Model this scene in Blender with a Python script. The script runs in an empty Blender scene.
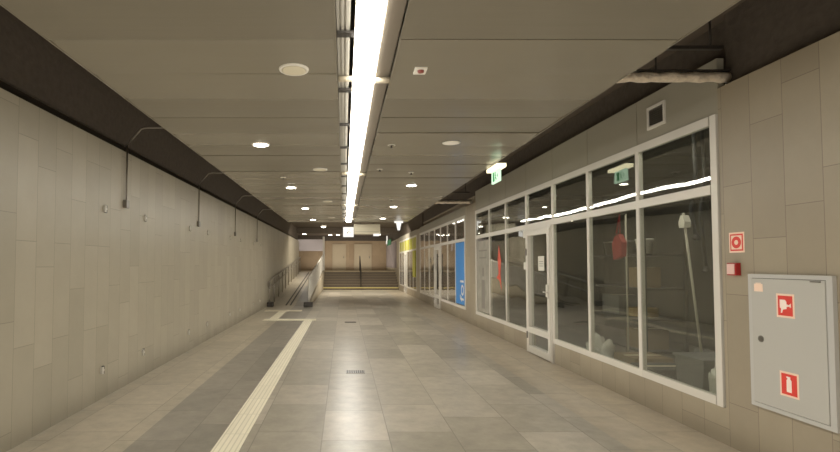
import bpy, bmesh, math, random
from mathutils import Vector, Matrix
random.seed(7)
C = bpy.context.scene.collection
PI = math.pi
EYE = 1.55
XL, XR = -2.79, 3.28            # faces of the stone walls
CZ = 3.05                        # underside of the metal ceiling
CE = 17.8                        # far end of the metal ceiling
SLAB = 3.75

# ------------------------------------------------------------ materials
def lin(c):
    return tuple(((v/255)/12.92 if v/255 <= .04045 else ((v/255+.055)/1.055)**2.4) for v in c) + (1,)

def mat(name, col, rough=.6, metal=0, noise=0, nscale=8, bump=0, emit=0, spec=.5, stretch=None):
    m = bpy.data.materials.new(name); m.use_nodes = True
    nt = m.node_tree; b = nt.nodes['Principled BSDF']
    b.inputs['Base Color'].default_value = lin(col)
    b.inputs['Roughness'].default_value = rough
    b.inputs['Metallic'].default_value = metal
    b.inputs['Specular IOR Level'].default_value = spec
    if emit:
        b.inputs['Emission Color'].default_value = lin(col); b.inputs['Emission Strength'].default_value = emit
    if noise or bump:
        g = nt.nodes.new('ShaderNodeNewGeometry')
        mp = nt.nodes.new('ShaderNodeMapping'); nt.links.new(g.outputs['Position'], mp.inputs[0])
        if stretch: mp.inputs['Scale'].default_value = stretch
        n = nt.nodes.new('ShaderNodeTexNoise'); n.inputs['Scale'].default_value = nscale; n.inputs['Detail'].default_value = 6
        nt.links.new(mp.outputs[0], n.inputs['Vector'])
        if noise:
            mx = nt.nodes.new('ShaderNodeMix'); mx.data_type = 'RGBA'
            l = lin(col)
            mx.inputs[6].default_value = tuple(v*(1-noise) for v in l[:3])+(1,)
            mx.inputs[7].default_value = tuple(min(1, v*(1+noise)) for v in l[:3])+(1,)
            nt.links.new(n.outputs[0], mx.inputs[0]); nt.links.new(mx.outputs[2], b.inputs['Base Color'])
        if bump:
            bp = nt.nodes.new('ShaderNodeBump'); bp.inputs['Strength'].default_value = bump; bp.inputs['Distance'].default_value = .02
            nt.links.new(n.outputs[0], bp.inputs['Height']); nt.links.new(bp.outputs[0], b.inputs['Normal'])
    return m

def tile_mat(name, ua, va, w, h, c1, c2, joint, jw=.004, rough=.5, stagger=True, zones=None, seed=0, grain=.08, bump=.15, jmix=.6, rvar=0, gs=3):
    """staggered stone slabs laid out in world metres; ua/va pick the axes"""
    m = bpy.data.materials.new(name); m.use_nodes = True
    nt = m.node_tree; N = nt.nodes.new; L = nt.links.new; b = nt.nodes['Principled BSDF']
    g = N('ShaderNodeNewGeometry'); s = N('ShaderNodeSeparateXYZ'); L(g.outputs['Position'], s.inputs[0])
    def M(op, a, bb=None, cl=False):
        n = N('ShaderNodeMath'); n.operation = op; n.use_clamp = cl
        for i, v in enumerate((a, bb)):
            if v is None: continue
            if isinstance(v, (int, float)): n.inputs[i].default_value = v
            else: L(v, n.inputs[i])
        return n.outputs[0]
    u = M('DIVIDE', M('ADD', s.outputs[ua], 50), w); col = M('FLOOR', u); fu = M('FRACT', u)
    wn = N('ShaderNodeTexWhiteNoise'); wn.noise_dimensions = '1D'; L(M('ADD', col, seed+.37), wn.inputs['W'])
    v = M('DIVIDE', M('ADD', s.outputs[va], 50), h)
    if stagger: v = M('ADD', v, M('MULTIPLY', M('FLOOR', M('MULTIPLY', wn.outputs[0], 4)), .25))
    row = M('FLOOR', v); fv = M('FRACT', v)
    cx = N('ShaderNodeCombineXYZ'); L(col, cx.inputs[0]); L(row, cx.inputs[1]); cx.inputs[2].default_value = seed
    w2 = N('ShaderNodeTexWhiteNoise'); w2.noise_dimensions = '3D'; L(cx.outputs[0], w2.inputs['Vector'])
    mx = N('ShaderNodeMix'); mx.data_type = 'RGBA'; L(w2.outputs[0], mx.inputs[0])
    mx.inputs[6].default_value = lin(c1); mx.inputs[7].default_value = lin(c2)
    colr = mx.outputs[2]
    if zones:                      # constant bands of another stone across the floor
        for (x0, x1, zc1, zc2) in zones:
            mz = N('ShaderNodeMix'); mz.data_type = 'RGBA'; L(w2.outputs[0], mz.inputs[0])
            mz.inputs[6].default_value = lin(zc1); mz.inputs[7].default_value = lin(zc2)
            inz = M('MULTIPLY', M('GREATER_THAN', s.outputs[0], x0), M('LESS_THAN', s.outputs[0], x1))
            mm = N('ShaderNodeMix'); mm.data_type = 'RGBA'; L(inz, mm.inputs[0]); L(colr, mm.inputs[6]); L(mz.outputs[2], mm.inputs[7])
            colr = mm.outputs[2]
    n = N('ShaderNodeTexNoise'); n.inputs['Scale'].default_value = gs; n.inputs['Detail'].default_value = 8; n.inputs['Roughness'].default_value = .7
    ad = N('ShaderNodeVectorMath'); ad.operation = 'ADD'; L(g.outputs['Position'], ad.inputs[0]); L(w2.outputs[1], ad.inputs[1])
    L(ad.outputs[0], n.inputs['Vector'])
    gr = M('ADD', M('MULTIPLY', M('SUBTRACT', n.outputs[0], .5), grain*4), 1)
    mg = N('ShaderNodeMix'); mg.data_type = 'RGBA'; mg.blend_type = 'MULTIPLY'; mg.inputs[0].default_value = 1
    L(colr, mg.inputs[6]); cg = N('ShaderNodeCombineColor'); [L(gr, cg.inputs[i]) for i in range(3)]; L(cg.outputs[0], mg.inputs[7])
    ju = M('LESS_THAN', fu, jw/w); jv = M('LESS_THAN', fv, jw/h); jm = M('MAXIMUM', ju, jv)
    mj = N('ShaderNodeMix'); mj.data_type = 'RGBA'; L(M('MULTIPLY', jm, jmix), mj.inputs[0]); L(mg.outputs[2], mj.inputs[6]); mj.inputs[7].default_value = lin(joint)
    L(mj.outputs[2], b.inputs['Base Color'])
    if rvar: L(M('ADD', M('MULTIPLY', w2.outputs[0], rvar), rough), b.inputs['Roughness'])
    else: b.inputs['Roughness'].default_value = rough
    bp = N('ShaderNodeBump'); bp.inputs['Strength'].default_value = bump; bp.inputs['Distance'].default_value = .004
    L(M('SUBTRACT', n.outputs[0], M('MULTIPLY', jm, .8)), bp.inputs['Height']); L(bp.outputs[0], b.inputs['Normal'])
    return m

def glass_mat(name, tint=(.80,.82,.78), wave=.010, boost=1.4, haze=0.0):
    m = bpy.data.materials.new(name); m.use_nodes = True; nt = m.node_tree; nt.nodes.clear(); N = nt.nodes.new; L = nt.links.new
    out = N('ShaderNodeOutputMaterial'); tr = N('ShaderNodeBsdfTransparent'); tr.inputs[0].default_value = tint+(1,)
    gl = N('ShaderNodeBsdfGlossy'); gl.inputs['Roughness'].default_value = .02; gl.inputs[0].default_value = (.95,.95,.95,1)
    g = N('ShaderNodeNewGeometry'); n = N('ShaderNodeTexNoise'); n.inputs['Scale'].default_value = .9; n.inputs['Detail'].default_value = 1
    L(g.outputs['Position'], n.inputs['Vector'])
    bp = N('ShaderNodeBump'); bp.inputs['Strength'].default_value = 1; bp.inputs['Distance'].default_value = wave
    L(n.outputs[0], bp.inputs['Height']); L(bp.outputs[0], gl.inputs['Normal'])
    fr = N('ShaderNodeFresnel')
    mr = N('ShaderNodeMapRange'); L(g.outputs['Backfacing'], mr.inputs[0]); mr.inputs[3].default_value = 1.5; mr.inputs[4].default_value = 1/1.5; L(mr.outputs[0], fr.inputs[0])
    mu = N('ShaderNodeMath'); mu.operation = 'MULTIPLY'; mu.use_clamp = True; L(fr.outputs[0], mu.inputs[0]); mu.inputs[1].default_value = boost
    mx = N('ShaderNodeMixShader'); L(mu.outputs[0], mx.inputs[0]); L(tr.outputs[0], mx.inputs[1]); L(gl.outputs[0], mx.inputs[2])
    if haze:
        df = N('ShaderNodeBsdfDiffuse'); df.inputs[0].default_value = (.5,.5,.45,1)
        m2 = N('ShaderNodeMixShader'); m2.inputs[0].default_value = haze; L(mx.outputs[0], m2.inputs[1]); L(df.outputs[0], m2.inputs[2]); mx = m2
    L(mx.outputs[0], out.inputs[0])
    return m

def emit_mat(name, col, st):
    m = bpy.data.materials.new(name); m.use_nodes = True; nt = m.node_tree; nt.nodes.clear()
    o = nt.nodes.new('ShaderNodeOutputMaterial'); e = nt.nodes.new('ShaderNodeEmission')
    e.inputs[0].default_value = col+(1,); e.inputs[1].default_value = st
    nt.links.new(e.outputs[0], o.inputs[0]); return m

def lamp_face_mat(name, col, glow, power):
    """emission whose strength saturates to white but still lights the room: one constant emitter"""
    return emit_mat(name, col, power)

M_wall = tile_mat('wall stone', 1, 2, .284, .92, (136,128,110), (148,139,120), (92,84,68), seed=3, rough=.40, grain=.07, jw=.006)
M_wallR = tile_mat('wall stone warm', 1, 2, .30, .92, (138,126,106), (150,138,116), (94,79,63), seed=11, rough=.42, grain=.07, jw=.006)
M_back = tile_mat('brown wall cladding', 0, 2, .6, 1.2, (134,112,86), (146,124,96), (84,70,56), seed=5, rough=.4)
M_floor = tile_mat('floor granite', 0, 1, .60, .90, (140,132,116), (172,162,145), (92,85,73), seed=2, rough=.31, rvar=0, grain=.26, bump=.10, jmix=.6, jw=.009, gs=5,
    zones=[(-9,-1.83,(160,149,128),(174,162,140)), (-1.83,-1.1,(122,116,104),(142,134,120)), (2.4,9,(158,145,123),(172,158,135))])
M_floor.node_tree.nodes['Principled BSDF'].inputs['Specular IOR Level'].default_value = .36
M_land = tile_mat('landing stone', 0, 1, .6, .6, (150,134,108), (160,144,116), (110,98,80), seed=4)
M_conc = mat('dark concrete', (68,60,52), .95, noise=.35, nscale=14, bump=.5)
M_concd = mat('shadow gap', (38,33,27), .95)
M_slab = mat('slab paint', (70,60,50), .95, noise=.2, nscale=5)
M_ceil = mat('metal ceiling', (118,111,95), .26, .1, noise=.03, nscale=3, bump=.06, stretch=(.5,4,1))
M_ceilB = mat('metal ceiling darker', (109,102,87), .30, .1, noise=.03, nscale=3, bump=.06, stretch=(.5,4,1))
M_fascia = mat('fascia panel', (142,136,120), .5, .1, noise=.04, nscale=2)
M_alu = mat('window frame grey', (208,202,190), .4, .1)
M_dark = mat('dark metal', (52,48,44), .5, .4)
M_black = mat('black', (20,19,18), .6)
M_steel = mat('brushed steel', (120,115,108), .35, .8, noise=.05, nscale=30)
M_rail = mat('rail grey', (136,128,117), .4, .5)
M_rail2 = mat('balustrade grey', (186,180,168), .5, .1)
M_cab = mat('cabinet grey', (172,169,160), .45, 0, noise=.02, nscale=4)
M_white = mat('white plastic', (226,220,206), .5)
M_cream = mat('cream cover', (204,194,166), .6)
M_creampipe = mat('cream pipe', (176,164,140), .5, noise=.2, nscale=20)
M_red = mat('sign red', (214,48,36), .5)
M_dred = mat('alarm red', (150,14,18), .35)
M_signw = mat('sign white', (240,206,180), .5)
M_tact = tile_mat('tactile strip cream', 0, 1, .045, .6, (226,216,188), (234,224,196), (184,174,146), jw=.012, stagger=False, seed=9, rough=.5, grain=.04)
M_yellow = mat('step yellow', (196,178,112), .6)
M_yellowf = mat('yellow film', (160,156,56), .5)
M_riser = mat('stair riser', (88,78,66), .6, noise=.1)
M_nose = mat('stair nosing', (150,128,96), .6)
M_foil = mat('silver foil duct', (222,205,182), .35, .5, noise=.4, nscale=22, bump=1)
M_glass = glass_mat('storefront glass', tint=(.88,.9,.86), haze=.012)
M_glass2 = glass_mat('shop glass', tint=(.95,.95,.94), haze=.01)
M_tube = emit_mat('light line', (1,.955,.85), 30)
M_down = emit_mat('downlight glow', (1,.93,.78), 26)
M_exitg = mat('exit green', (30,130,70), .5, emit=.7)
M_exitw = emit_mat('exit panel glow', (.70,1,.66), 1.3)
M_exitl = emit_mat('exit lamp glow', (1,.88,.52), 2.6)
M_signglow = emit_mat('white lightbox', (1,.96,.88), 1.15)
M_tray = mat('perforated tray', (165,160,148), .45, .5, noise=.1)
M_blue = mat('poster blue', (44,122,196), .5, noise=.12, nscale=2)
M_paper = mat('paper', (208,204,190), .8)
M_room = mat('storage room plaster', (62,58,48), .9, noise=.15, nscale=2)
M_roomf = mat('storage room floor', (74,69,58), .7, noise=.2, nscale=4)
M_shop = mat('shop plaster', (150,138,118), .9, noise=.1, nscale=2)
M_card = mat('cardboard', (120,100,72), .8, noise=.1)
M_cloth = mat('red cloth', (140,26,26), .8, noise=.2, nscale=12)
M_plast = mat('plastic sheet', (190,188,178), .25, noise=.2, nscale=14, bump=.8)
M_bin = mat('grey bin', (98,97,94), .6)
M_pole = mat('pale wood pole', (160,154,138), .5)
M_lilac = mat('lilac bulkhead', (168,158,158), .7)
M_doorp = mat('pale door', (158,142,116), .6, noise=.05)
M_pic = mat('poster art', (138,133,120), .7, noise=.45, nscale=5)
M_mural = mat('mural print', (120,108,104), .8, noise=.6, nscale=2.2)
M_green = mat('green sign', (66,110,80), 1, spec=0)
M_orange = mat('red orange decal', (200,74,52), .6)

# ------------------------------------------------------------ helpers
class MB:
    def __init__(s): s.bm = bmesh.new()
    def box(s, x0, x1, y0, y1, z0, z1, bevel=0):
        vs = [s.bm.verts.new((x, y, z)) for x in (x0, x1) for y in (y0, y1) for z in (z0, z1)]
        fs = [(0,1,3,2), (4,6,7,5), (0,4,5,1), (2,3,7,6), (0,2,6,4), (1,5,7,3)]
        ff = [s.bm.faces.new([vs[i] for i in f]) for f in fs]
        if bevel:
            es = list({e for f in ff for e in f.edges})
            bmesh.ops.bevel(s.bm, geom=es, offset=bevel, segments=2, affect='EDGES', profile=.6)
        return s
    def tube(s, pts, r, n=12, cap=True):
        pts = [Vector(p) for p in pts]; rings = []
        for i, p in enumerate(pts):
            d = (pts[min(i+1, len(pts)-1)] - pts[max(i-1, 0)]).normalized()
            a = Vector((0,0,1)) if abs(d.z) < .9 else Vector((1,0,0))
            u = d.cross(a).normalized(); v = d.cross(u)
            rr = r[i] if isinstance(r, (list, tuple)) else r
            rings.append([s.bm.verts.new(p + (u*math.cos(2*PI*k/n) + v*math.sin(2*PI*k/n))*rr) for k in range(n)])
        for a, b in zip(rings, rings[1:]):
            for k in range(n): s.bm.faces.new([a[k], a[(k+1)%n], b[(k+1)%n], b[k]]).smooth = True
        if cap:
            s.bm.faces.new(rings[0]); s.bm.faces.new(rings[-1][::-1])
        return s
    def lathe(s, c, prof, n=32):          # prof: (radius, z) pairs
        c = Vector(c); rings = []
        for r, z in prof:
            rings.append([s.bm.verts.new(c + Vector((math.cos(2*PI*k/n)*r, math.sin(2*PI*k/n)*r, z))) for k in range(n)])
        for a, b in zip(rings, rings[1:]):
            for k in range(n): s.bm.faces.new([a[k], a[(k+1)%n], b[(k+1)%n], b[k]]).smooth = True
        s.bm.faces.new(rings[0]); s.bm.faces.new(rings[-1])
        return s
    def prism(s, pts, axis, a, b):        # polygon pts in the other two axes, extruded from a to b
        def P(p, q):
            return {'x': (q, p[0], p[1]), 'y': (p[0], q, p[1]), 'z': (p[0], p[1], q)}[axis]
        A = [s.bm.verts.new(P(p, a)) for p in pts]; B = [s.bm.verts.new(P(p, b)) for p in pts]
        s.bm.faces.new(A); s.bm.faces.new(B[::-1])
        for i in range(len(pts)): s.bm.faces.new([A[i], A[(i+1)%len(pts)], B[(i+1)%len(pts)], B[i]])
        return s
    def build(s, name, m, parent=None):
        bmesh.ops.recalc_face_normals(s.bm, faces=s.bm.faces)
        me = bpy.data.meshes.new(name)
        if parent is not None:
            w = Vector((0,0,0)); p = parent
            while p is not None: w += p.location; p = p.parent
            bmesh.ops.translate(s.bm, verts=s.bm.verts, vec=-w)
        s.bm.to_mesh(me); s.bm.free(); me.materials.append(m)
        o = bpy.data.objects.new(name, me); C.objects.link(o)
        if parent is not None: o.parent = parent
        return o

def tag(o, label=None, cat=None, group=None, kind=None):
    for k, v in (('label', label), ('category', cat), ('group', group), ('kind', kind)):
        if v: o[k] = v
    return o
def thing(name, loc, label, cat, group=None, kind=None):
    o = bpy.data.objects.new(name, None); C.objects.link(o); o.location = loc; o.empty_display_size = .1
    return tag(o, label, cat, group, kind)
def struct(name, mb, m, label=None, cat=None):
    o = mb.build(name, m); return tag(o, label, cat, kind='structure')
def recentre(o, loc):
    loc = Vector(loc); o.data.transform(Matrix.Translation(-loc)); o.location = loc; return o
def copy_tree(o, parent=None):
    c = o.copy(); C.objects.link(c); c.parent = parent
    for ch in list(o.children): copy_tree(ch, c)
    return c
def repeat(proto, i, loc, label):
    o = proto if i == 0 else copy_tree(proto)
    o.location = loc; o['label'] = label; return o
def circ(cx, cz, r, n=24, a0=0, a1=2*PI):
    return [(cx+math.cos(a0+(a1-a0)*k/n)*r, cz+math.sin(a0+(a1-a0)*k/n)*r) for k in range(n)]

# ------------------------------------------------------------ the shell
B0 = -7.0
struct('floor', MB().box(-3.0, 3.6, B0, 30.0, -.2, 0), M_floor, 'grey granite floor tiles laid along the underpass', 'floor')
struct('wall_left', MB().box(-3.02, XL, B0, 31.0, 0, 2.98), M_wall, 'left wall clad in staggered grey-beige stone slabs', 'wall')
u = MB(); u.box(-3.25, -3.02, B0, 31, 0, SLAB); u.box(-3.02, -2.86, B0, 31, 3.10, SLAB)
struct('wall_left_upper', u, M_conc, 'rough dark concrete band above the left stone wall', 'wall')
struct('trim_1', MB().box(-3.01, -2.9, B0, 31, 2.981, 3.099), M_concd, 'strip coloured near-black as the shade in the gap on top of the left stone wall', 'trim')  # shade of the recess is put into this strip's dark colour
struct('wall_right', MB().box(XR, 3.42, B0, 4.34, 0, 3.09), M_wallR, 'right wall of warm grey stone slabs beside the fire cabinet', 'wall')
u = MB(); u.box(3.42, 3.6, B0, 4.34, 0, SLAB); u.box(3.36, 3.42, B0, 4.34, 3.13, SLAB); u.box(3.44, 3.6, 4.34, 39, 3.36, SLAB); u.box(3.40, 3.44, 21.6, 39, 3.12, SLAB)
struct('wall_right_upper', u, M_conc, 'rough dark concrete above the right stone wall', 'wall')
struct('ceiling_slab', MB().box(-9, 9, B0, 39.3, SLAB, SLAB+.2), M_slab, 'dark concrete slab above the hung metal ceiling', 'ceiling')['kind'] = 'structure'

# hung metal ceiling, two fields of 0.6 m pans with a light slot between
def ceiling_field(name, x0, x1, label):
    par = thing(name, ((x0+x1)/2, 0, CZ), label, 'ceiling', kind='structure')
    even, odd = MB(), MB()
    y = B0 + .1; i = 0
    while y < CE-.1:
        b = even if random.random() < .6 else odd
        t = random.uniform(-.012, .006); t2 = random.uniform(-.005, .005)
        y1 = min(y+.592, CE)
        nseg = 6
        for k in range(nseg):                       # a slight belly in each pan
            a0, a1 = y+(y1-y)*k/nseg, y+(y1-y)*(k+1)/nseg
            f = lambda q: CZ + t*(q-y)/.6 + .006*math.sin(PI*(q-y)/(y1-y))*(-1) + .003
            vs = [b.bm.verts.new(p) for p in ((x0,a0,f(a0)), (x1,a0,f(a0)+t2), (x1,a1,f(a1)+t2), (x0,a1,f(a1)))]
            b.bm.faces.new(vs)
            vt = [b.bm.verts.new(p) for p in ((x0,a0,CZ+.035), (x1,a0,CZ+.035), (x1,a1,CZ+.035), (x0,a1,CZ+.035))]
            b.bm.faces.new(vt[::-1])
            b.bm.faces.new([vs[0], vt[0], vt[3], vs[3]]); b.bm.faces.new([vs[1], vs[2], vt[2], vt[1]])
        b.bm.faces.new([b.bm.verts.new(p) for p in ((x0,y,f(y)), (x0,y,CZ+.035), (x1,y,CZ+.035), (x1,y,f(y)+t2))])
        b.bm.faces.new([b.bm.verts.new(p) for p in ((x0,y1,f(y1)), (x1,y1,f(y1)+t2), (x1,y1,CZ+.035), (x0,y1,CZ+.035))])
        y += .6
    even.build('ceiling_panel', M_ceil, par); odd.build('ceiling_panel', M_ceilB, par)
    r = MB(); r.box(x0, x0+.012, B0, CE, CZ-.006, CZ+.07); r.box(x1-.012, x1, B0, CE, CZ-.006, CZ+.07); r.box(x0, x1, CE, CE+.012, CZ-.01, CZ+.12)
    r.build('edge_trim', M_ceilB, par)
    MB().box(x0+.02, x1-.02, B0, CE, CZ+.06, CZ+.08).build('backing', M_concd, par)
ceiling_field('ceiling', -1.985, -.05, 'left field of satin grey metal ceiling pans')
ceiling_field('ceiling_right', .37, 2.25, 'right field of satin grey metal ceiling pans')

# continuous light line in the slot
t = thing('strip_light', (.165, 5.5, CZ), 'long glowing white strip light running down the ceiling slot', 'light')
MB().box(.077, .243, -5, CE-.05, CZ-.012, CZ+.01).build('diffuser', M_tube, t)
MB().box(.07, .25, -5, CE-.05, CZ+.012, CZ+.08).build('housing', M_white, t)
MB().prism([(.252, CZ+.004), (.364, CZ+.02), (.364, CZ+.028), (.252, CZ+.012)], 'y', -5, CE-.05).build('side_plate', mat('side plate', (112,102,88), .5, .2), t)
t = thing('cable_tray', (0, 5.5, CZ+.1), 'ribbed perforated cable tray beside the strip light', 'cable tray')
mb = MB()
for k in range(3): mb.box(-.046+k*.03, -.03+k*.03, -5, CE-.1, CZ+.02, CZ+.035)
mb.box(-.048, .04, -5, CE-.1, CZ+.035, CZ+.042)
mb.build('tray_rail', M_tray, t)
for k in range(14):
    MB().box(-.047, .066, 3.2+k*1.07, 3.27+k*1.07, CZ+.004, CZ+.019).build('bracket', M_dark, t)
for i, y in enumerate((3.98, 8.2, 12.6, 16.4)):
    o = MB().tube([(-.046, y, CZ-.008), (.066, y, CZ-.008)], .024).build('sprinkler_pipe', M_creampipe)
    recentre(o, (.16, y, CZ+.06))
    MB().tube([(.254, y, CZ-.02), (.366, y, CZ-.02)], .024).build('pipe_end', M_creampipe, o)
    tag(o, ['cream pipe crossing the ceiling slot nearest the camera', 'second cream pipe crossing the light slot', 'third cream pipe crossing the light slot further on', 'farthest cream pipe crossing the slot'][i], 'pipe', 'pipes crossing the ceiling slot')

# downlights
def make_down(glow):
    t = thing('downlight' if glow else 'speaker', (0,0,CZ), 'x', 'light' if glow else 'speaker', 'lit recessed downlights' if glow else 'round white ceiling speakers')
    r = .115
    MB().lathe((0,0,CZ), [(r-.022,-.006), (r-.018,-.016), (r-.004,-.014), (r,-.006), (r,.0)] , 32).build('trim_ring', M_white, t)
    if glow: MB().lathe((0,0,CZ), [(.001,-.0185), (r-.03,-.0185), (r-.026,-.0165)]).build('lens', M_down, t)
    else: MB().lathe((0,0,CZ), [(.001,-.019), (r-.03,-.018), (r-.02,-.0165)]).build('grille', M_cream, t)
    return t
pd = make_down(True)
DL = [(-1.04,6.2,'nearest visible'), (-1.03,9.7,'second'), (-1.04,13.35,'third'), (-1.04,16.8,'farthest')]
names = ['left row', 'right row']
o_l = ['brightest lit downlight, nearest one left of the strip light', 'second lit downlight from the front, left of the strip light', 'third lit downlight from the front, left of the strip light', 'farthest lit downlight left of the strip light']
for i, (x, y, _) in enumerate(DL): repeat(pd, i, (x, y, CZ), o_l[i])
o_r = ['nearest lit downlight right of the strip light', 'second lit downlight right of the strip light', 'farthest lit downlight right of the strip light']
for i, (x, y) in enumerate(((1.28,9.43), (1.29,13.0), (1.27,16.3))): repeat(pd, i+9, (x, y, CZ), o_r[i])
ps = make_down(False)
o_s = ['large round cream ceiling speaker, nearest the camera', 'second round ceiling speaker left of the strip light', 'third round ceiling speaker left of the strip light', 'farthest round ceiling speaker left of the strip light']
for i, (x, y) in enumerate(((-.385,3.79), (-.377,7.86), (-.39,11.9), (-.4,16.1))): repeat(ps, i, (x, y, CZ), o_s[i])
t = thing('downlight', (1.32, 6.1, CZ), 'unlit round downlight with dark rim in the right ceiling field', 'light')
MB().lathe((1.32,6.1,CZ), [(.10,-.01), (.125,-.006), (.125,0), (.10,0)]).build('trim_ring', M_dark, t)
MB().lathe((1.32,6.1,CZ), [(.001,-.02), (.09,-.018), (.112,-.012)]).build('lens', M_white, t)
def make_sprink():
    t = thing('sprinkler', (0,0,CZ), 'x', 'sprinkler', 'small sprinklers in the ceiling')
    MB().lathe((0,0,CZ), [(.05,-.004), (.048,-.008), (.04,-.01), (.05,.0)], 20).build('rose', M_white, t)
    MB().lathe((0,0,CZ), [(.01,-.01), (.012,-.03), (.02,-.034), (.022,-.038)], 14).build('nozzle', M_dark, t)
    return t
sp = make_sprink()
for i, (x, y, l) in enumerate(((.60,6.25,'nearest small sprinkler right of the strip light'), (.566,7.86,'small sprinkler between the unlit downlight and the strip light, second away'), (.6,12.7,'small sprinkler beside the second right downlight'), (1.10,8.14,'small sprinkler just in front of the nearest right downlight'), (1.1,11.6,'small sprinkler just in front of the second right downlight'), (-1.05,8.6,'small sprinkler in front of the second left downlight'))):
    repeat(sp, i, (x, y, CZ), l)
t = thing('smoke_detector', (.586, 3.8, CZ), 'small white square detector with red centre on the right ceiling field', 'detector')
MB().box(.54, .635, 3.74, 3.86, CZ-.02, CZ-.001, .004).build('base_plate', M_white, t)
MB().lathe((.588,3.78,CZ), [(.026,-.02), (.024,-.034), (.01,-.038)]).build('lens', mat('detector red', (130,60,50), .5), t)

# ------------------------------------------------------------ left wall fittings
def make_bracket():
    t = thing('wall_bracket', (XL, 0, 0), 'x', 'bracket', 'small steel brackets on the left wall')
    MB().box(XL, XL+.03, -.032, -.004, -.04, .04, .003).build('plate', M_rail2, t); MB().box(XL, XL+.02, -.003, .035, -.045, .045, .003).build('clamp', M_dark, t)
    MB().tube([(XL+.01,0,-.0), (XL+.028,0,-.0)], .014).build('stud', M_rail2, t)
    return t
pb = make_bracket(); i = 0
near = ['nearest', 'second', 'third', 'fourth', 'fifth', 'sixth', 'seventh', 'farthest']
for k, y in enumerate((5.8, 6.97, 9.0, 10.2, 12.2, 13.4, 15.4, 16.6)):
    for zz, w in ((2.19, 'upper'), (.33, 'lower')):
        repeat(pb, i, (XL, y, zz), f'{near[k]} small steel bracket in the {w} row on the left wall'); i += 1
def make_conduit():
    t = thing('conduit', (XL, 0, 0), 'x', 'conduit', 'cable conduits down the left wall')
    MB().tube([(XL+.025,0,2.35), (XL+.025,0,3.06), (XL+.08,0,3.14), (XL+.20,0,3.275), (XL+.27,0,3.29), (-1.9,0,3.29)], .011, 8).build('pipe', M_rail, t)
    MB().box(XL, XL+.05, -.045, .045, 2.26, 2.36, .006).build('junction_box', M_steel, t)
    return t
pc = make_conduit()
for k, y in enumerate((6.33, 9.5, 12.7, 15.9)):
    repeat(pc, k, (XL, y, 0), ['nearest thin grey conduit bending from the ceiling down to a box on the left wall', 'second thin conduit and box down the left wall', 'third thin conduit and box down the left wall', 'farthest thin conduit and box down the left wall'][k])

# ------------------------------------------------------------ floor fittings
t = thing('tactile_strip', (-.98, 5, 0), 'long cream ribbed tactile guide strip along the floor', 'floor marking')
MB().box(-1.10, -.87, B0+1, 13.75, .0005, .006).build('long_strip', M_tact, t)
MB().box(-2.23, -.78, 13.75, 14.15, .0005, .007).build('cross_strip', M_tact, t)
t = thing('tactile_strip', (-1.9, 16, 0), 'short cream tactile strip with crossbar in front of the ramp', 'floor marking')
MB().prism([(-2.1,14.16), (-1.86,14.16), (-1.89,16.45), (-2.13,16.45)], 'z', .0005, .006).build('long_strip', M_tact, t)
MB().box(-2.62, -1.40, 16.45, 16.8, .0005, .007).build('cross_strip', M_tact, t)
t = thing('floor_drain', (.16, 7.24, 0), 'small dark slotted grate set in the floor', 'drain')
MB().box(.03, .30, 7.14, 7.34, .0005, .006, .002).build('frame', M_steel, t)
mb = MB()
for k in range(8): mb.box(.045+k*.031, .062+k*.031, 7.16, 7.32, .006, .009)
mb.build('grate', M_dark, t)
o = MB().box(.02, .32, 13.3, 13.5, .0005, .005).build('floor_drain', M_dark); recentre(o, (.17,13.4,0)); tag(o, 'dark floor grate farther away, in line with the nearer slotted grate', 'drain')

# ------------------------------------------------------------ shopfronts on the right
def frontage(n, y0, y1, mod, door_bays, label, glass, far=False, yellow=False):
    S0, S1 = .315, 2.79
    w = thing(f'window_{n}', (XR, y0, S0), label, 'window', kind='structure')
    fx0, fx1 = XR-.014, XR+.04
    nb = round((y1-y0)/mod); ys = [y0+k*mod for k in range(nb+1)]
    f = MB()
    f.box(fx0, fx1, y0-.055, y0+.018, S0, S1+.08); f.box(fx0, fx1, y1-.035, y1+.04, S0, S1+.08)
    f.box(fx0, fx1, y0+.035, y1-.035, S1, S1+.08); f.box(fx0+.004, fx1, y0+.035, y1-.035, 2.17, 2.255)
    for k in range(nb):
        if k not in door_bays: f.box(fx0+.004, fx1, ys[k]+(.035 if k==0 else 0), ys[k+1]-(.035 if k==nb-1 else 0), S0, S0+.075)
    for k in range(1, nb): f.box(fx0+.002, fx1, ys[k]-.028, ys[k]+.028, S0, S1)
    f.build('window_frame', M_alu, w)
    for k in range(nb):
        a, b = ys[k]+.03, ys[k+1]-.03
        if k not in door_bays: MB().box(XR-.002, XR+.004, a, b, S0+.07, 2.172).build('pane', glass, w)
        MB().box(XR-.002, XR+.004, a, b, 2.25, S1+.002).build('upper_pane', M_yellowf if yellow else glass, w)
    base = MB()
    segs = []; cur = y0-.07
    for k in range(nb):
        if k in door_bays: segs.append((cur, ys[k])); cur = ys[k+1]
    segs.append((cur, y1))
    for a, b in segs: base.box(XR, 3.42, a, b, 0, S0)
    struct(f'wall_right_sill_{n}', base, M_wallR, f'low stone sill under {label}', 'wall')
    return w, ys
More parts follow.
